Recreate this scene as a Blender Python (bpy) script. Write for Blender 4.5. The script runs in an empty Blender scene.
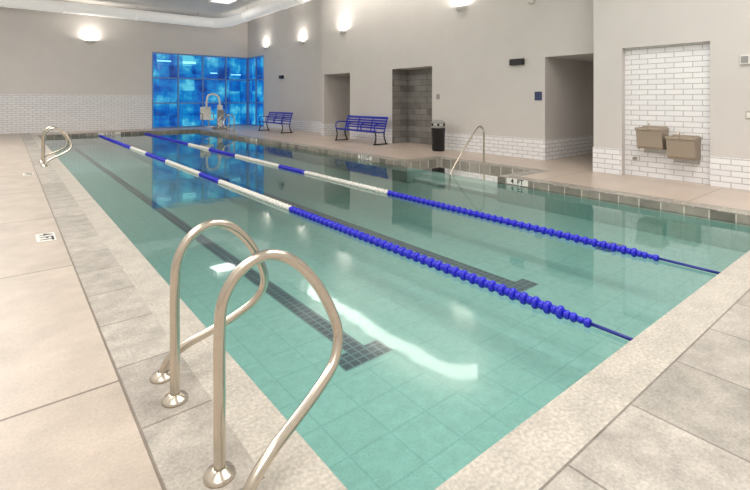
import bpy, bmesh, math, random
from mathutils import Vector, Matrix
random.seed(3)
scn = bpy.context.scene
scn.view_settings.view_transform = 'Standard'
scn.view_settings.look = 'None'
scn.view_settings.exposure = 0.0

# ------------------------------------------------------------ materials
def s2l(c):
    return tuple(((x/255.0)/12.92 if x/255.0 <= 0.04045 else ((x/255.0+0.055)/1.055)**2.4) for x in c) + (1.0,)

def base(name):
    m = bpy.data.materials.new(name); m.use_nodes = True
    nt = m.node_tree
    return m, nt, nt.nodes, nt.links, nt.nodes['Principled BSDF']

def pos(N, L, mode='xyz', off=(0,0,0)):
    g = N.new('ShaderNodeNewGeometry')
    if mode == 'xyz':
        return g.outputs['Position']
    s = N.new('ShaderNodeSeparateXYZ'); L.new(g.outputs['Position'], s.inputs[0])
    c = N.new('ShaderNodeCombineXYZ')
    a = N.new('ShaderNodeMath'); a.operation = 'ADD'
    if mode == 'wall':      # horizontal run of an axis aligned wall, height
        L.new(s.outputs[0], a.inputs[0]); L.new(s.outputs[1], a.inputs[1])
        L.new(a.outputs[0], c.inputs[0]); L.new(s.outputs[2], c.inputs[1])
    elif mode == 'yx':
        a.inputs[1].default_value = off[0]
        b = N.new('ShaderNodeMath'); b.operation = 'ADD'; b.inputs[1].default_value = off[1]
        L.new(s.outputs[1], a.inputs[0]); L.new(s.outputs[0], b.inputs[0])
        L.new(a.outputs[0], c.inputs[0]); L.new(b.outputs[0], c.inputs[1])
    elif mode == 'xy':
        a.inputs[1].default_value = off[0]
        b = N.new('ShaderNodeMath'); b.operation = 'ADD'; b.inputs[1].default_value = off[1]
        L.new(s.outputs[0], a.inputs[0]); L.new(s.outputs[1], b.inputs[0])
        L.new(a.outputs[0], c.inputs[0]); L.new(b.outputs[0], c.inputs[1])
    return c.outputs[0]

def plain(name, col, rough=0.5, metal=0.0, emit=0.0, noise=0.0, nscale=6.0, noise2=0.0, nscale2=1.0):
    m, nt, N, L, P = base(name)
    P.inputs['Base Color'].default_value = s2l(col)
    P.inputs['Roughness'].default_value = rough
    P.inputs['Metallic'].default_value = metal
    if emit:
        P.inputs['Emission Color'].default_value = s2l(col); P.inputs['Emission Strength'].default_value = emit
    out = None
    for amt, sc in ((noise, nscale), (noise2, nscale2)):
        if not amt: continue
        n = N.new('ShaderNodeTexNoise'); n.inputs['Scale'].default_value = sc; n.inputs['Detail'].default_value = 6
        L.new(pos(N, L), n.inputs['Vector'])
        r = N.new('ShaderNodeMapRange')
        r.inputs[1].default_value = 0.3; r.inputs[2].default_value = 0.7
        r.inputs[3].default_value = 1-amt; r.inputs[4].default_value = 1+amt
        L.new(n.outputs[0], r.inputs[0])
        mx = N.new('ShaderNodeMixRGB'); mx.blend_type = 'MULTIPLY'; mx.inputs[0].default_value = 1
        if out is None: mx.inputs[1].default_value = s2l(col)
        else: L.new(out, mx.inputs[1])
        L.new(r.outputs[0], mx.inputs[2]); out = mx.outputs[0]
    if out is not None: L.new(out, P.inputs['Base Color'])
    return m

def brick(name, c1, c2, mortar, w, h, ms, mode='wall', offset=0.5, rough=0.35, off=(0,0,0), noise=0.0, nscale=8.0, bump=0.15, speck=0.0):
    m, nt, N, L, P = base(name)
    b = N.new('ShaderNodeTexBrick')
    b.inputs['Color1'].default_value = s2l(c1); b.inputs['Color2'].default_value = s2l(c2); b.inputs['Mortar'].default_value = s2l(mortar)
    b.inputs['Scale'].default_value = 1.0; b.inputs['Brick Width'].default_value = w; b.inputs['Row Height'].default_value = h
    b.inputs['Mortar Size'].default_value = ms; b.inputs['Mortar Smooth'].default_value = 0.1
    b.offset = offset
    L.new(pos(N, L, mode, off), b.inputs['Vector'])
    col = b.outputs['Color']
    def mul(col, sc, amt, det=6):
        n = N.new('ShaderNodeTexNoise'); n.inputs['Scale'].default_value = sc; n.inputs['Detail'].default_value = det
        n.inputs['Roughness'].default_value = 0.65
        L.new(pos(N, L), n.inputs['Vector'])
        r = N.new('ShaderNodeMapRange'); r.inputs[1].default_value = 0.3; r.inputs[2].default_value = 0.7
        r.inputs[3].default_value = 1-amt; r.inputs[4].default_value = 1+amt
        L.new(n.outputs[0], r.inputs[0])
        mx = N.new('ShaderNodeMixRGB'); mx.blend_type = 'MULTIPLY'; mx.inputs[0].default_value = 1
        L.new(col, mx.inputs[1]); L.new(r.outputs[0], mx.inputs[2]); return mx.outputs[0]
    if noise: col = mul(col, nscale, noise)
    if speck: col = mul(col, 70, speck, 3)
    L.new(col, P.inputs['Base Color'])
    P.inputs['Roughness'].default_value = rough
    bp = N.new('ShaderNodeBump'); bp.inputs['Strength'].default_value = bump; bp.inputs['Distance'].default_value = 0.005; bp.invert = True
    L.new(b.outputs['Fac'], bp.inputs['Height']); L.new(bp.outputs[0], P.inputs['Normal'])
    return m

M = {}
M['paint'] = plain('warm_grey_paint', (211,207,203), 0.6, noise=0.02, nscale=1.5)
M['paint_far'] = plain('far_wall_paint', (224,219,215), 0.6, noise=0.02, nscale=1.5)
M['ceil'] = plain('ceiling_paint', (236,233,229), 0.7, noise=0.02)
M['whitetile'] = brick('white_subway_tile', (243,243,244), (236,236,238), (186,183,182), 0.30, 0.10, 0.007)
M['greytile'] = brick('grey_stone_tile', (150,147,143), (120,117,114), (98,96,94), 0.60, 0.20, 0.008, noise=0.18, nscale=3)
M['deck'] = brick('concrete_deck', (192,180,168), (186,174,162), (128,117,106), 2.2, 3.474, 0.009, 'yx', 0.0, 0.40, off=(-2.77+22,3.0), noise=0.15, nscale=2.4, speck=0.10)
M['deck_r'] = brick('concrete_deck_right', (204,188,175), (198,182,169), (154,138,125), 2.4, 2.4, 0.009, 'yx', 0.0, 0.34, off=(24,0.2), noise=0.08, nscale=1.6, speck=0.04)
M['decktile'] = brick('stone_deck_tile', (182,176,167), (164,158,150), (132,125,117), 0.60, 0.62, 0.006, 'yx', 0.0, 0.4, off=(30.1,-0.474+6.2), noise=0.26, nscale=6, speck=0.20)
M['decktile_n'] = brick('stone_deck_tile_near', (180,174,166), (161,156,148), (130,124,116), 0.60, 0.60, 0.006, 'xy', 0.0, 0.4, off=(30.0,-0.98+6.0), noise=0.26, nscale=6, speck=0.20)
M['coping'] = plain('coping_stone', (188,182,172), 0.4, noise=0.22, nscale=55, noise2=0.13, nscale2=5)
M['band'] = brick('waterline_stone_tile', (158,152,141), (112,108,100), (200,194,185), 0.30, 0.15, 0.009, 'wall', 0.0, 0.35, noise=0.18, nscale=6)
M['bandtop'] = brick('edge_stone_tile', (166,160,149), (130,125,117), (196,190,181), 0.30, 0.16, 0.009, 'yx', 0.5, 0.35, off=(30,8-7.55+0.12), noise=0.18, nscale=6)
M['basin'] = brick('pool_plaster', (150,194,186), (146,191,183), (137,183,176), 0.30, 0.30, 0.008, 'xy', 0.0, 0.6, off=(30,30), noise=0.11, nscale=12, speck=0.10, bump=0.0)
M['lanetile'] = brick('lane_marker_tile', (60,76,88), (48,62,76), (108,132,138), 0.075, 0.075, 0.007, 'xy', 0.0, 0.4, off=(30,30))
M['step'] = plain('step_plaster', (180,206,200), 0.5, noise=0.03)
M['steel'] = plain('brushed_steel', (206,198,185), 0.24, 1.0, noise=0.03, nscale=40)
M['steel_dk'] = plain('bronze_steel', (166,153,137), 0.45, 0.2, noise=0.03, nscale=30)
M['blue'] = plain('blue_plastic', (38,40,200), 0.35)
M['navy'] = plain('bench_blue', (30,48,175), 0.4)
M['whitep'] = plain('white_plastic', (232,230,224), 0.35)
M['black'] = plain('black_plastic', (22,22,26), 0.4)
M['greyp'] = plain('grey_plastic', (150,150,150), 0.4)
M['cable'] = plain('blue_cable', (34,44,140), 0.4)
M['duct'] = plain('white_duct_glow', (244,243,240), 0.5, emit=0.25)  # faint glow put into the material; the duct itself is no light source
M['frame'] = plain('window_frame_metal', (110,150,205), 0.4, 0.2)
M['signblue'] = plain('sign_blue', (50,60,100), 0.5)
M['lamp'] = plain('lamp_lens', (255,246,232), 0.5, emit=2.0)
M['panel'] = plain('added_panel_glow', (255,250,243), 0.5, emit=1.0)  # glow of the added ceiling panels
M['streak_glow'] = plain('streak_tube_glow', (255,250,242), 0.5, emit=5.5)  # glow of the added tube that makes the water streak

def glass_blue():
    m, nt, N, L, P = base('blue_night_glass')
    P.inputs['Base Color'].default_value = (0.0,0.03,0.12,1); P.inputs['Roughness'].default_value = 0.06
    p = pos(N, L, 'wall')
    n = N.new('ShaderNodeTexNoise'); n.inputs['Scale'].default_value = 0.9; n.inputs['Detail'].default_value = 6
    n.inputs['Roughness'].default_value = 0.65
    L.new(p, n.inputs['Vector'])
    br = N.new('ShaderNodeTexBrick'); br.offset = 0.0
    br.inputs['Scale'].default_value = 1; br.inputs['Brick Width'].default_value = 0.66; br.inputs['Row Height'].default_value = 0.67
    br.inputs['Mortar Size'].default_value = 0.008
    br.inputs['Color1'].default_value = (0,0,0,1); br.inputs['Color2'].default_value = (1,1,1,1); br.inputs['Mortar'].default_value = (0,0,0,1)
    L.new(p, br.inputs['Vector'])
    mr = N.new('ShaderNodeMath'); mr.operation = 'MULTIPLY_ADD'; mr.inputs[1].default_value = 0.15
    L.new(br.outputs['Color'], mr.inputs[0]); L.new(n.outputs[0], mr.inputs[2])
    cr = N.new('ShaderNodeValToRGB')
    e = cr.color_ramp.elements
    e[0].position = 0.42; e[0].color = s2l((6,46,124)); e[1].position = 0.72; e[1].color = s2l((100,212,236))
    x = e.new(0.52); x.color = s2l((10,92,188)); x = e.new(0.63); x.color = s2l((22,146,210))
    L.new(mr.outputs[0], cr.inputs[0])
    L.new(cr.outputs[0], P.inputs['Emission Color']); P.inputs['Emission Strength'].default_value = 0.85
    return m
M['glass'] = glass_blue()
M['neon'] = plain('neon_sign', (150,230,245), 0.5, emit=1.0)

def water():
    m = bpy.data.materials.new('pool_water'); m.use_nodes = True
    N, L = m.node_tree.nodes, m.node_tree.links
    N.clear()
    out = N.new('ShaderNodeOutputMaterial')
    t = N.new('ShaderNodeBsdfTransparent'); t.inputs[0].default_value = (0.91,0.965,0.955,1)
    g = N.new('ShaderNodeBsdfGlossy'); g.inputs['Roughness'].default_value = 0.045; g.inputs[0].default_value = (0.97,1,0.995,1)
    f = N.new('ShaderNodeFresnel'); f.inputs[0].default_value = 1.5
    n = N.new('ShaderNodeTexNoise'); n.inputs['Scale'].default_value = 2.4; n.inputs['Detail'].default_value = 1.5
    L.new(pos(N, L), n.inputs['Vector'])
    b = N.new('ShaderNodeBump'); b.inputs['Strength'].default_value = 0.09; b.inputs['Distance'].default_value = 0.02
    L.new(n.outputs[0], b.inputs['Height']); L.new(b.outputs[0], g.inputs['Normal'])
    mx = N.new('ShaderNodeMixShader')
    L.new(f.outputs[0], mx.inputs[0]); L.new(t.outputs[0], mx.inputs[1]); L.new(g.outputs[0], mx.inputs[2])
    L.new(mx.outputs[0], out.inputs[0])
    return m
M['water'] = water()

# ------------------------------------------------------------ mesh builder
class B:
    def __init__(s, name):
        s.name = name; s.bm = bmesh.new(); s.mats = []
    def mi(s, k):
        if k not in s.mats: s.mats.append(k)
        return s.mats.index(k)
    def quad(s, pts, k, smooth=False):
        f = s.bm.faces.new([s.bm.verts.new(p) for p in pts]); f.material_index = s.mi(k); f.smooth = smooth; return f
    def box(s, x0, x1, y0, y1, z0, z1, k, rot=None, bev=0.0):
        r = bmesh.ops.create_cube(s.bm, size=1.0)
        vs = r['verts']
        c = Vector(((x0+x1)/2, (y0+y1)/2, (z0+z1)/2))
        for v in vs:
            v.co = Vector((v.co.x*(x1-x0), v.co.y*(y1-y0), v.co.z*(z1-z0)))
            if rot: v.co = rot @ v.co
            v.co += c
        fs = set(f for v in vs for f in v.link_faces)
        for f in fs: f.material_index = s.mi(k)
        if bev:
            es = list(set(e for v in vs for e in v.link_edges))
            r = bmesh.ops.bevel(s.bm, geom=es, offset=bev, segments=2, affect='EDGES', profile=0.5)
            for f in r['faces']: f.material_index = s.mi(k)
        return s
    def prism(s, pts, k, axis='y', a=0, b=1):
        def P(p, t):
            if axis == 'y': return (p[0], t, p[1])
            if axis == 'x': return (t, p[0], p[1])
            return (p[0], p[1], t)
        v0 = [s.bm.verts.new(P(p, a)) for p in pts]; v1 = [s.bm.verts.new(P(p, b)) for p in pts]
        i = s.mi(k); n = len(pts)
        s.bm.faces.new(v0).material_index = i; s.bm.faces.new(v1[::-1]).material_index = i
        for j in range(n):
            s.bm.faces.new([v0[j], v1[j], v1[(j+1) % n], v0[(j+1) % n]]).material_index = i
        return s
    def lathe(s, c, prof, k, seg=24, axis='z'):
        rings = []
        for r, h in prof:
            ring = []
            for j in range(seg):
                a = 2*math.pi*j/seg
                if axis == 'z': p = (c[0]+r*math.cos(a), c[1]+r*math.sin(a), c[2]+h)
                elif axis == 'y': p = (c[0]+r*math.cos(a), c[1]+h, c[2]+r*math.sin(a))
                else: p = (c[0]+h, c[1]+r*math.cos(a), c[2]+r*math.sin(a))
                ring.append(s.bm.verts.new(p))
            rings.append(ring)
        i = s.mi(k)
        for a, b in zip(rings, rings[1:]):
            for j in range(seg):
                f = s.bm.faces.new([a[j], a[(j+1) % seg], b[(j+1) % seg], b[j]]); f.material_index = i; f.smooth = True
        for rg in (rings[0], rings[-1]):
            try: s.bm.faces.new(rg).material_index = i
            except Exception: pass
        return s
    def tube(s, pts, r, k, seg=14, smooth_n=8):
        P = [Vector(p) for p in pts]
        if smooth_n > 1 and len(P) > 2:
            Q = []
            E = [P[0]*2-P[1]] + P + [P[-1]*2-P[-2]]
            for i in range(1, len(E)-2):
                p0, p1, p2, p3 = E[i-1:i+3]
                for j in range(smooth_n):
                    t = j/smooth_n
                    Q.append(0.5*((2*p1)+(p2-p0)*t+(2*p0-5*p1+4*p2-p3)*t*t+(3*p1-p0-3*p2+p3)*t**3))
            Q.append(P[-1]); P = Q
        T = []
        for i in range(len(P)):
            T.append((P[min(i+1, len(P)-1)]-P[max(i-1, 0)]).normalized())
        n = T[0].orthogonal().normalized()
        rings = []
        for i, p in enumerate(P):
            n = (n - T[i]*n.dot(T[i])).normalized(); b = T[i].cross(n)
            rings.append([s.bm.verts.new(p + r*(math.cos(2*math.pi*j/seg)*n + math.sin(2*math.pi*j/seg)*b)) for j in range(seg)])
        m = s.mi(k)
        for a, b in zip(rings, rings[1:]):
            for j in range(seg):
                f = s.bm.faces.new([a[j], a[(j+1) % seg], b[(j+1) % seg], b[j]]); f.material_index = m; f.smooth = True
        s.bm.faces.new(rings[0]).material_index = m; s.bm.faces.new(rings[-1]).material_index = m
        return s
    def done(s, loc=(0,0,0), parent=None):
        bmesh.ops.recalc_face_normals(s.bm, faces=s.bm.faces)
        me = bpy.data.meshes.new(s.name); s.bm.to_mesh(me); s.bm.free()
        for k in s.mats: me.materials.append(M[k])
        o = bpy.data.objects.new(s.name, me); scn.collection.objects.link(o)
        o.location = loc
        if parent: o.parent = parent
        return o

# ------------------------------------------------------------ dimensions
PX0, PX1, PY0, PY1 = 1.023, 7.55, 1.235, 24.2
RX, RY0, RY1 = 8.7, 5.55, 8.2
WZ = -0.12; BZ = -0.50
CH = 6.2
YB = 26.1; XW = 10.4; XF = 9.57; XE = 11.2; XO = 13.0
LX = -3.0; FY = -3.0
OH = 2.565; TH = 0.52

# floor (solid slab pieces around the pool)
b = B('floor')
def slab(x0, x1, y0, y1, k): b.box(x0, x1, y0, y1, -0.7, 0.0, k)
slab(LX, 0.474, FY, YB, 'deck')
slab(0.474, 0.80, PY0-0.25, YB, 'decktile')
slab(0.80, PX0, PY0-0.25, PY1+0.25, 'coping')
slab(0.80, PX1+0.3, PY1+0.25, YB, 'deck_r')
slab(PX0, PX1, PY0-0.25, PY0, 'coping')
slab(PX0, PX1, PY1, PY1+0.25, 'bandtop')
slab(0.474, XO, 0.38, PY0-0.25, 'decktile_n')
slab(0.474, XO, FY, 0.38, 'deck')
slab(PX1, PX1+0.3, PY0-0.25, RY0, 'bandtop')
slab(PX1, PX1+0.3, RY1, PY1+0.25, 'bandtop')
slab(PX1+0.3, RX, RY0-0.3, RY0, 'bandtop')
slab(PX1+0.3, RX, RY1, RY1+0.3, 'bandtop')
slab(RX, RX+0.3, RY0-0.3, RY1+0.3, 'bandtop')
slab(PX1+0.3, RX, PY0-0.25, RY0-0.3, 'deck_r')
slab(PX1+0.3, RX, RY1+0.3, YB, 'deck_r')
slab(RX, RX+0.3, PY0-0.25, RY0-0.3, 'deck_r')
slab(RX, RX+0.3, RY1+0.3, YB, 'deck_r')
slab(RX+0.3, XO, PY0-0.25, YB, 'deck_r')
b.done()

# pool basin lining
b = B('pool_basin')
e = 0.004
b.quad([(PX0,PY0,BZ),(PX1,PY0,BZ),(PX1,PY1,BZ),(PX0,PY1,BZ)], 'basin')
b.quad([(PX1,RY0,BZ),(RX,RY0,BZ),(RX,RY1,BZ),(PX1,RY1,BZ)], 'basin')
segs = [((PX0,PY0),(PX0,PY1)),((PX0,PY1),(PX1,PY1)),((PX1,PY1),(PX1,RY1)),((PX1,RY1),(RX,RY1)),((RX,RY1),(RX,RY0)),((RX,RY0),(PX1,RY0)),((PX1,RY0),(PX1,PY0)),((PX1,PY0),(PX0,PY0))]
for (ax, ay), (bx, by) in segs:
    d = Vector((bx-ax, by-ay, 0)).normalized(); n = Vector((d.y, -d.x, 0))*e
    A = Vector((ax, ay, 0))+n; C = Vector((bx, by, 0))+n
    b.quad([A+Vector((0,0,BZ)), C+Vector((0,0,BZ)), C+Vector((0,0,WZ-0.04)), A+Vector((0,0,WZ-0.04))], 'basin')
    b.quad([A+Vector((0,0,WZ-0.04)), C+Vector((0,0,WZ-0.04)), C+Vector((0,0,-0.012)), A+Vector((0,0,-0.012))], 'band')
for cx in (2.18, 4.27, 6.40):
    zt = BZ+0.004
    y0 = 2.80; hw = 0.085; hb = 0.23
    b.quad([(cx-hw,y0+0.17,zt),(cx+hw,y0+0.17,zt),(cx+hw,PY1-1.5,zt),(cx-hw,PY1-1.5,zt)], 'lanetile')
    b.quad([(cx-hb,y0-0.03,zt),(cx+hb,y0-0.03,zt),(cx+hb,y0+0.17,zt),(cx-hb,y0+0.17,zt)], 'lanetile')
    b.quad([(cx-hb,PY1-1.5,zt),(cx+hb,PY1-1.5,zt),(cx+hb,PY1-1.3,zt),(cx-hb,PY1-1.3,zt)], 'lanetile')
b.done()

b = B('pool_steps')
b.box(8.35, RX-0.01, RY0+0.01, RY1-0.01, BZ+0.002, -0.22, 'step')
b.box(8.0, 8.35, RY0+0.01, RY1-0.01, BZ+0.002, -0.32, 'step')
b.box(7.75, 8.0, RY0+0.01, RY1-0.01, BZ+0.002, -0.42, 'step')
b.done()

b = B('pool_water')
q = 0.006
b.quad([(PX0+q,PY0+q,WZ),(PX1,PY0+q,WZ),(PX1,PY1-q,WZ),(PX0+q,PY1-q,WZ)], 'water')
b.quad([(PX1,RY0+q,WZ),(RX-q,RY0+q,WZ),(RX-q,RY1-q,WZ),(PX1,RY1-q,WZ)], 'water')
w = b.done()

# ------------------------------------------------------------ walls
b = B('wall_back')
b.box(LX, 5.93, YB, YB+0.3, 0, CH, 'paint_far')
b.box(5.93, XO, YB, YB+0.3, 4.02, CH, 'paint_far')
b.done()
b = B('trim_back_tile'); b.box(LX, 5.93, YB-0.012, YB, 0, 1.76, 'whitetile'); b.done()
b = B('wall_left'); b.box(LX-0.3, LX, FY-0.3, YB+0.3, 0, CH, 'paint'); b.done()
b = B('wall_front'); b.box(LX, XO, FY-0.3, FY, 0, CH, 'paint'); b.done()
b = B('ceiling'); b.box(LX-0.3, XO+0.2, FY-0.3, YB+0.3, CH, CH+0.2, 'ceil'); b.done()
YA = 4.63
b = B('wall_right')
b.box(9.72, XO, FY, YA, 0, CH, 'paint')
b.box(XF, 9.72, FY, 2.59, 0, CH, 'paint')
b.box(XF, 9.72, 4.06, YA, 0, CH, 'paint')
b.box(XF, 9.72, 2.59, 4.06, 2.53, CH, 'paint')
b.box(XW, XO, YA, 6.24, OH, CH, 'paint')
b.box(XW, XO, 6.24, 10.11, 0, CH, 'paint')
b.box(XW, XO, 10.11, 12.03, OH, CH, 'paint')
b.box(11.15, XO, 10.11, 12.03, 0, OH, 'paint')
b.box(XW, XO, 12.03, 14.53, 0, CH, 'paint')
b.box(XW, XO, 14.53, 16.4, OH, CH, 'paint')
b.box(XW, XO, 16.4, 16.6, 0, CH, 'paint')
b.box(XE, XO, 16.6, 23.9, 0, CH, 'paint')
b.box(XE, XO, 23.9, YB, 4.02, CH, 'paint')
b.box(XO, XO+0.2, FY, YB, 0, CH, 'paint')
b.done()
t = 0.012
b = B('trim_right_tile')
b.box(XF-t, XF, FY, 2.59, 0, TH, 'whitetile')
b.box(XF-t, XF, 4.06, YA+t, 0, TH, 'whitetile')
b.box(XW-t, XW, 6.24, 10.11, 0, TH, 'whitetile')
b.box(XW-t, XO-0.01, 6.24-t, 6.24, 0, TH, 'whitetile')
b.box(XW-t, XW, 12.03, 14.53, 0, TH, 'whitetile')
b.box(XW-t, XO-0.01, 16.4-t, 16.4, 0, TH, 'whitetile')
b.box(XW-t, XW, 16.4, 16.6, 0, TH, 'whitetile')
b.box(XE-t, XE, 16.61, 23.9, 0, TH, 'whitetile')
b.box(9.72-t, 9.72, 2.59, 4.06, 0, 2.53, 'whitetile')
b.done()
b = B('trim_alcove_stone')
b.box(XW+0.01, 11.15, 12.03-t, 12.03, 0, OH-0.002, 'greytile')
b.box(11.15-t, 11.15, 10.12, 12.03-t, 0, OH-0.002, 'greytile')
b.done()

# windows
def window(name, horiz, a0, a1, at, ncol, sgn):
    b = B(name)
    zs = [0, 1.34, 2.68, 4.02]; fw = 0.035
    def bx(u0, u1, d0, d1, z0, z1, k):
        if horiz: b.box(u0, u1, at+d0, at+d1, z0, z1, k)
        else: b.box(at+d0, at+d1, u0, u1, z0, z1, k)
    bx(a0, a1, 0.08, 0.10, 0.02, 4.0, 'glass')
    for i in range(ncol+1):
        u = a0+(a1-a0)*i/ncol
        u = min(max(u, a0+fw), a1-fw)
        bx(u-fw, u+fw, 0.0, 0.14, 0.001, 4.018, 'frame')
    for z in zs:
        z = min(max(z, fw+0.001), 4.018-fw)
        bx(a0+0.001, a1-0.001, 0.01, 0.13, z-fw, z+fw, 'frame')
    return b
b = window('window_1', True, 5.93, XE, YB, 4, 1)
for (x0, x1, z0, z1) in [(6.2,6.9,3.55,3.62),(7.5,8.2,3.5,3.62),(9.0,9.4,3.0,3.06),(10.2,10.8,2.95,3.01)]:
    b.box(x0, x1, YB+0.06, YB+0.075, z0, z1, 'neon')
b.done()
window('window_2', False, 23.9, YB, XE, 2, 1).done()

# ------------------------------------------------------------ ceiling duct
b = B('ceiling_duct')
b.tube([(-2.5,25.2,5.72),(2,25.2,5.72),(5,25.2,5.72),(8.3,25.2,5.72),(9.05,24.95,5.72),(9.35,24.2,5.72),(9.4,22,5.72),(9.4,19,5.72),(9.4,16.2,5.72)], 0.25, 'duct', 20, 6)
for y in (22, 18, 16.5):
    b.lathe((9.4, y, 5.72), [(0.25,-0.04),(0.275,-0.03),(0.275,0.03),(0.25,0.04)], 'duct', 24, 'y')
    b.box(9.39, 9.41, y-0.01, y+0.01, 5.95, CH, 'steel')
for x in (-1, 2, 5, 8):
    b.lathe((x, 25.2, 5.72), [(0.25,-0.04),(0.275,-0.03),(0.275,0.03),(0.25,0.04)], 'duct', 24, 'x')
    b.box(x-0.01, x+0.01, 25.19, 25.21, 5.95, CH, 'steel')
b.done()
# added unseen glow tube on the duct line, for the streak in the water
b = B('added_streak_tube')
b.tube([(9.3,15.6,5.72),(9.3,13,5.72),(9.3,10.5,5.72),(9.4,9.2,5.72),(9.6,8.5,5.72),(10.1,8.1,5.72)], 0.17, 'streak_glow', 16, 6)
for y in (15.2, 12, 9.6):
    b.box(9.29, 9.31, y-0.01, y+0.01, 5.87, CH, 'steel')
b.done()

# ------------------------------------------------------------ lights
def area(name, loc, sx, sy, P, rot=(0,0,0), col=(1,0.975,0.945), parent=None):
    l = bpy.data.lights.new(name, 'AREA'); l.shape = 'RECTANGLE'; l.size = sx; l.size_y = sy; l.energy = P; l.color = col
    o = bpy.data.objects.new(name, l); o.location = loc; o.rotation_euler = rot
    scn.collection.objects.link(o)
    if parent: o.parent = parent
    return o
def added_ceil_light(x, y, sx, sy, P):  # added panels that brighten the hall, not known fixtures
    b = B('added_ceiling_light')
    b.box(x-sx/2-0.05, x+sx/2+0.05, y-sy/2-0.05, y+sy/2+0.05, CH-0.06, CH, 'whitep')
    b.box(x-sx/2, x+sx/2, y-sy/2, y+sy/2, CH-0.065, CH-0.055, 'panel')
    o = b.done()
    area('lamp', (x, y, CH-0.09), sx, sy, P, parent=o)
for y, p in ((-0.5,175), (6.5,185), (13.2,205), (18.0,260)):
    added_ceil_light(-1.2, y, 2.4, 4.4, p)  # added over the left deck, where the water does not mirror them
added_ceil_light(5.0, 0.8, 4.0, 4.4, 310)
added_ceil_light(7.9, 21.2, 0.9, 1.1, 22)  # added for its bright patch mirrored in the water

def sconce(x, y, z, d):
    b = B('wall_sconce')
    def pt(o, s, h): return (x+d[0]*o+abs(d[1])*s, y+d[1]*o+abs(d[0])*s, z+h)
    seg = 14; prof = [(0.02,-0.10),(0.09,-0.085),(0.15,-0.04),(0.18,0.03),(0.17,0.03),(0.14,-0.03),(0.02,-0.07)]
    rings = []
    for r, h in prof:
        rings.append([b.bm.verts.new(pt(r*math.sin(math.pi*j/seg)+0.004, -r*1.3*math.cos(math.pi*j/seg), h)) for j in range(seg+1)])
    i = b.mi('whitep')
    for A, C in zip(rings, rings[1:]):
        for j in range(seg):
            f = b.bm.faces.new([A[j], A[j+1], C[j+1], C[j]]); f.material_index = i; f.smooth = True
    if d[0]: b.box(min(x, x+d[0]*0.05), max(x, x+d[0]*0.05), y-0.1, y+0.1, z-0.02, z+0.02, 'lamp')
    else: b.box(x-0.1, x+0.1, min(y, y+d[1]*0.05), max(y, y+d[1]*0.05), z-0.02, z+0.02, 'lamp')
    o = b.done()
    area('lamp', (x+d[0]*0.15, y+d[1]*0.15, z+0.03), 0.12, 0.12, 26, rot=(math.pi,0,0), col=(1,0.94,0.85), parent=o)
sconce(XW, 8.9, 4.2, (-1,0)); sconce(XW, 14.93, 4.2, (-1,0)); sconce(XE, 23.6, 4.4, (-1,0)); sconce(XE, 19.6, 4.3, (-1,0))
sconce(3.15, YB, 4.35, (0,-1))

# ------------------------------------------------------------ grab rails
prof = [(0,0,0),(0,0,.30),(0,0,.56),(.015,.01,.70),(.08,.04,.80),(.19,.08,.845),(.31,.12,.80),(.42,.18,.68),(.50,.26,.52),(.515,.34,.42),(.47,.46,.33),(.37,.58,.265),(.24,.72,.205),(.12,.86,.155),(.03,.96,.09),(0,1,0)]
def grab_rail(x, y, sgn, face=1):
    b = B('pool_grab_rail')
    pts = [(x+face*a, y+sgn*0.24*t_, z) for a, t_, z in prof]
    b.tube(pts, 0.0235, 'steel', 20, 8)
    for yy in (y, y+sgn*0.24):
        b.lathe((x, yy, 0), [(0.062,0),(0.062,0.008),(0.055,0.018),(0.03,0.028),(0.0236,0.034)], 'steel', 28)
    b.done()
grab_rail(0.662, 1.818, -1); grab_rail(0.655, 2.416, 1)
grab_rail(0.66, 12.95, -1); grab_rail(0.66, 13.55, 1)
grab_rail(7.98, 20.1, -1, -1); grab_rail(7.98, 20.7, 1, -1)

# stair hand rail
b = B('stair_handrail')
y = 6.9
b.tube([(8.85,y,0),(8.85,y,.35),(8.85,y,.66),(8.82,y,.80),(8.72,y,.87),(8.58,y,.83),(8.35,y,.60),(8.05,y,.30),(7.80,y,.02),(7.68,y,-.15),(7.64,y,-.494)], 0.022, 'steel', 16, 8)
b.lathe((8.85,y,0), [(0.06,0),(0.06,0.008),(0.03,0.028),(0.022,0.034)], 'steel', 24)
b.done()

# ------------------------------------------------------------ lane ropes
def lane_rope(x, y0, y1):
    b = B('lane_rope'); z = WZ+0.018
    b.tube([(x,PY0+0.012,z),(x,y0,z)], 0.013, 'cable', 10, 1)
    b.tube([(x,y0,z),(x,PY1-0.012,z)], 0.008, 'cable', 8, 1)
    for yy in (PY0+0.012, PY1-0.012):
        s_ = 1 if yy < 5 else -1
        b.lathe((x,yy,z), [(0.025,0),(0.025,0.02*s_),(0.01,0.03*s_)], 'steel', 12, 'y')
    segs = [(0,6.05,'blue'),(6.05,8.9,'whitep'),(8.9,10.1,'blue'),(10.1,12.8,'whitep'),(12.8,15,'blue'),(15,17.2,'whitep'),(17.2,30,'blue')]
    yy = y0; i = 0
    while yy < y1:
        k = [c for a, bb, c in segs if a <= yy < bb][0]
        r = 0.049 if i % 2 == 0 else 0.034
        if yy - y0 < 0.15: r *= 0.7
        b.lathe((x, yy, z), [(0.012,-0.024),(r*0.75,-0.022),(r,-0.010),(r,0.010),(r*0.75,0.022),(0.012,0.024)], k, 12, 'y')
        yy += 0.052; i += 1
    b.done()
lane_rope(3.26, 1.62, PY1-0.35)
lane_rope(5.14, 1.85, PY1-0.35)

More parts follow.
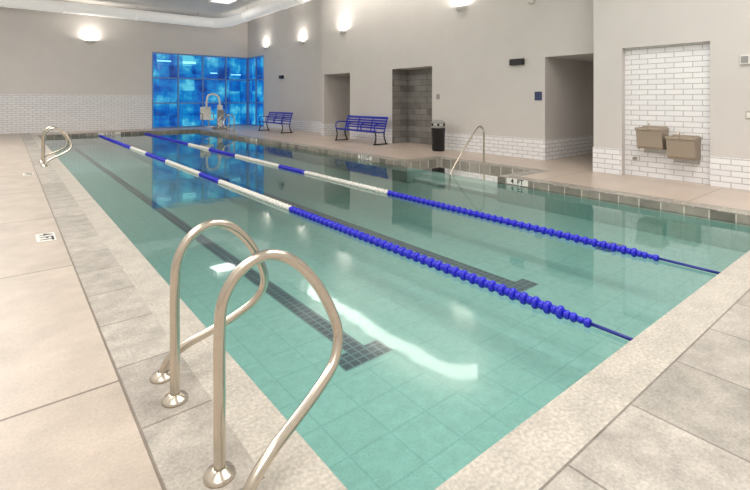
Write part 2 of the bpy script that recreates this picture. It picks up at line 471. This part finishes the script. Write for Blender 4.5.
# ------------------------------------------------------------ benches
def bench(x0, y0, y1):
    b = B('park_bench')
    n = 7
    for i in range(n):
        xa = x0+0.02+i*0.06
        zz = 0.44 + (0.02 if i == 0 else 0) - 0.012*i*0.6
        b.box(xa, xa+0.045, y0, y1, zz-0.012, zz+0.012, 'navy')
    for i in range(5):
        h = 0.50+i*0.085; xx = x0+0.44+i*0.028
        b.box(xx-0.012, xx+0.012, y0, y1, h, h+0.055, 'navy')
    L_ = y1-y0
    ys = [y0+0.03, y0+L_/3, y0+2*L_/3, y1-0.03]
    for j, yy in enumerate(ys):
        b.tube([(x0+0.56,yy,.90),(x0+0.50,yy,.70),(x0+0.44,yy,.46),(x0+0.40,yy,.42),(x0+0.2,yy,.415),(x0+0.02,yy,.43)], 0.02, 'navy', 10, 6)
        b.tube([(x0+0.50,yy,.68),(x0+0.35,yy,.70),(x0+0.12,yy,.70),(x0+0.03,yy,.66),(x0+0.0,yy,.58),(x0+0.02,yy,.44)], 0.02, 'navy', 10, 6)
        if j in (0, 3):
            b.tube([(x0+0.02,yy,.43),(x0+0.06,yy,.25),(x0+0.02,yy,.03)], 0.024, 'black', 10, 6)
            b.tube([(x0+0.42,yy,.43),(x0+0.42,yy,.25),(x0+0.50,yy,.03)], 0.024, 'black', 10, 6)
            b.box(x0-0.03, x0+0.55, yy-0.03, yy+0.03, 0, 0.035, 'black')
    b.tube([(x0+0.565,y0+0.01,.90),(x0+0.565,y1-0.01,.90)], 0.024, 'navy', 10, 1)
    b.tube([(x0+0.03,y0+0.01,.43),(x0+0.03,y1-0.01,.43)], 0.022, 'navy', 10, 1)
    b.done()
bench(9.5, 11.85, 14.2)
bench(9.62, 18.7, 21.1)

# trash can
b = B('trash_can')
b.lathe((9.93,9.4,0), [(0.17,0),(0.185,0.02),(0.20,0.62),(0.21,0.63),(0.21,0.67),(0.20,0.68)], 'black', 28)
b.lathe((9.93,9.4,0), [(0.205,0.68),(0.21,0.70),(0.205,0.74)], 'greyp', 28)
for a in range(4):
    an = math.pi/4+a*math.pi/2
    b.box(9.93+0.17*math.cos(an)-0.02, 9.93+0.17*math.cos(an)+0.02, 9.4+0.17*math.sin(an)-0.02, 9.4+0.17*math.sin(an)+0.02, 0.73, 0.82, 'black')
b.lathe((9.93,9.4,0), [(0.21,0.81),(0.205,0.84),(0.17,0.88),(0.10,0.905),(0.01,0.91)], 'greyp', 28)
b.done()

# drinking fountains
def fountain(yc, ztop):
    b = B('drinking_fountain'); xb = 9.708; xf = 9.36; w = 0.235
    b.prism([(xb,ztop-0.04),(xf,ztop-0.04),(xf+0.005,ztop-0.09),(xf+0.05,ztop-0.36),(xf+0.08,ztop-0.40),(xb,ztop-0.42)], 'steel_dk', 'y', yc-w+0.015, yc+w-0.015)
    b.box(xf-0.02, xb, yc-w, yc-w+0.03, ztop-0.05, ztop, 'steel_dk', bev=0.008)
    b.box(xf-0.02, xb, yc+w-0.03, yc+w, ztop-0.05, ztop, 'steel_dk', bev=0.008)
    b.box(xf-0.02, xf+0.02, yc-w+0.03, yc+w-0.03, ztop-0.05, ztop-0.005, 'steel_dk', bev=0.008)
    b.box(xb-0.09, xb, yc-w+0.03, yc+w-0.03, ztop-0.05, ztop+0.02, 'steel_dk', bev=0.008)
    b.box(xf+0.02, xb-0.09, yc-w+0.03, yc+w-0.03, ztop-0.041, ztop-0.035, 'steel')
    b.tube([(xb-0.06,yc+0.1,ztop+0.02),(xb-0.06,yc+0.1,ztop+0.06),(xb-0.10,yc+0.1,ztop+0.075),(xb-0.13,yc+0.09,ztop+0.06)], 0.011, 'steel', 10, 6)
    b.lathe((xf-0.02,yc,ztop-0.025), [(0.02,-0.012),(0.02,0.0)], 'steel', 12, 'x')
    b.box(xb-0.012, xb, yc-w+0.03, yc+w-0.03, ztop-0.5, ztop-0.40, 'steel')
    b.done()
fountain(3.50, 0.98); fountain(2.985, 0.84)
b = B('fountain_drain_pipe')
b.tube([(9.70,3.86,0.35),(9.62,3.86,0.35)], 0.03, 'steel', 12, 1)
b.done()

def wbox(name, x, y, z, sy, sz, dp, k, k2=None):
    b = B(name); b.box(x-dp, x, y-sy/2, y+sy/2, z-sz/2, z+sz/2, k, bev=min(0.01, dp*0.3))
    if k2: b.box(x-dp-0.006, x-dp+0.001, y-sy/2*0.75, y+sy/2*0.75, z-sz/2*0.7, z+sz/2*0.7, k2)
    b.done()
wbox('wall_speaker', XW, 7.01, 2.49, 0.40, 0.16, 0.10, 'black', 'black')
wbox('wall_speaker', XE, 21.7, 2.7, 0.35, 0.16, 0.12, 'black', 'black')
wbox('room_sign', XW, 6.42, 1.60, 0.20, 0.22, 0.012, 'signblue')
wbox('room_sign', XW, 9.85, 1.60, 0.14, 0.16, 0.012, 'greyp')
wbox('alarm_strobe', XF, 2.10, 2.17, 0.13, 0.16, 0.05, 'whitep', 'greyp')
wbox('wall_switch', XF, 2.05, 1.25, 0.09, 0.13, 0.012, 'steel', 'whitep')
b = B('security_camera')
b.lathe((XW, 6.6, 4.02), [(0.09,0),(0.09,-0.06),(0.06,-0.12),(0.01,-0.14)], 'whitep', 20, 'x'); b.done()

# ------------------------------------------------------------ depth markers
def marker(loc, rot, sx, sy, txt, size):
    b = B('depth_marker')
    b.box(-sx/2, sx/2, -sy/2, sy/2, 0.0005, 0.006, 'whitep')
    o = b.done(loc); o.rotation_euler = rot
    c = bpy.data.curves.new('lettering', 'FONT'); c.body = txt; c.size = size; c.align_x = 'CENTER'; c.align_y = 'CENTER'
    c.extrude = 0.0008; c.offset = 0.003; c.materials.append(M['black'])
    t_ = bpy.data.objects.new('lettering', c); scn.collection.objects.link(t_); t_.parent = o; t_.location = (0,0,0.0072)
marker((0.33, 6.15, 0), (0,0,-math.pi/2), 0.36, 0.17, '4 FT', 0.17)
marker((0.33, 11.6, 0), (0,0,-math.pi/2), 0.36, 0.17, '4 FT', 0.17)
rx = (math.pi/2, 0, -math.pi/2)
marker((PX1-0.005, 5.1, -0.055), rx, 0.46, 0.11, '4  FT', 0.13)
marker((PX1-0.005, 9.85, -0.055), rx, 0.6, 0.11, '3 1/2 FT', 0.13)
marker((PX1-0.005, 17.0, -0.055), rx, 0.6, 0.11, '3 1/2 FT', 0.13)
marker((3.7, PY1-0.005, -0.055), (math.pi/2,0,0), 0.9, 0.11, '3 1/2 FT', 0.13)

# ------------------------------------------------------------ pool lift
b = B('pool_lift')
x, y = 8.5, 23.3
b.box(x-0.3, x+0.3, y-0.3, y+0.3, 0, 0.14, 'greyp', bev=0.02)
b.box(x-0.11, x+0.11, y-0.11, y+0.11, 0.14, 1.25, 'whitep', bev=0.02)
b.box(x-0.16, x+0.16, y-0.2, y-0.1, 0.5, 1.0, 'greyp', bev=0.02)
b.tube([(x,y,1.2),(x-0.05,y,1.6),(x-0.25,y,1.78),(x-0.55,y,1.75),(x-0.66,y,1.5),(x-0.66,y+0.05,1.05)], 0.05, 'whitep', 12, 6)
b.box(x-0.92, x-0.40, y-0.28, y+0.22, 0.50, 0.58, 'whitep', bev=0.02)
b.box(x-0.92, x-0.40, y+0.16, y+0.23, 0.56, 1.15, 'whitep', bev=0.02)
for sx in (-0.93, -0.40):
    b.tube([(x+sx,y+0.18,0.82),(x+sx,y-0.15,0.82),(x+sx,y-0.22,0.77),(x+sx,y-0.22,0.55)], 0.022, 'greyp', 8, 1)
b.tube([(x-0.66,y-0.24,0.52),(x-0.66,y-0.34,0.2)], 0.03, 'greyp', 8, 1)
b.box(x-0.86, x-0.46, y-0.48, y-0.28, 0.17, 0.20, 'whitep')
b.done()

# ------------------------------------------------------------ world + camera
wd = bpy.data.worlds.new('World'); scn.world = wd; wd.use_nodes = True
wd.node_tree.nodes['Background'].inputs[0].default_value = (0.05,0.08,0.15,1)
cam = bpy.data.cameras.new('Camera'); co = bpy.data.objects.new('Camera', cam); scn.collection.objects.link(co)
co.location = (0,0,1.5)
cam.sensor_width = 36; cam.lens = 459*36/750
cam.shift_y = -145/750
cam.clip_start = 0.05
co.rotation_euler = (math.pi/2, 0, -math.atan2(368,459))
scn.camera = co
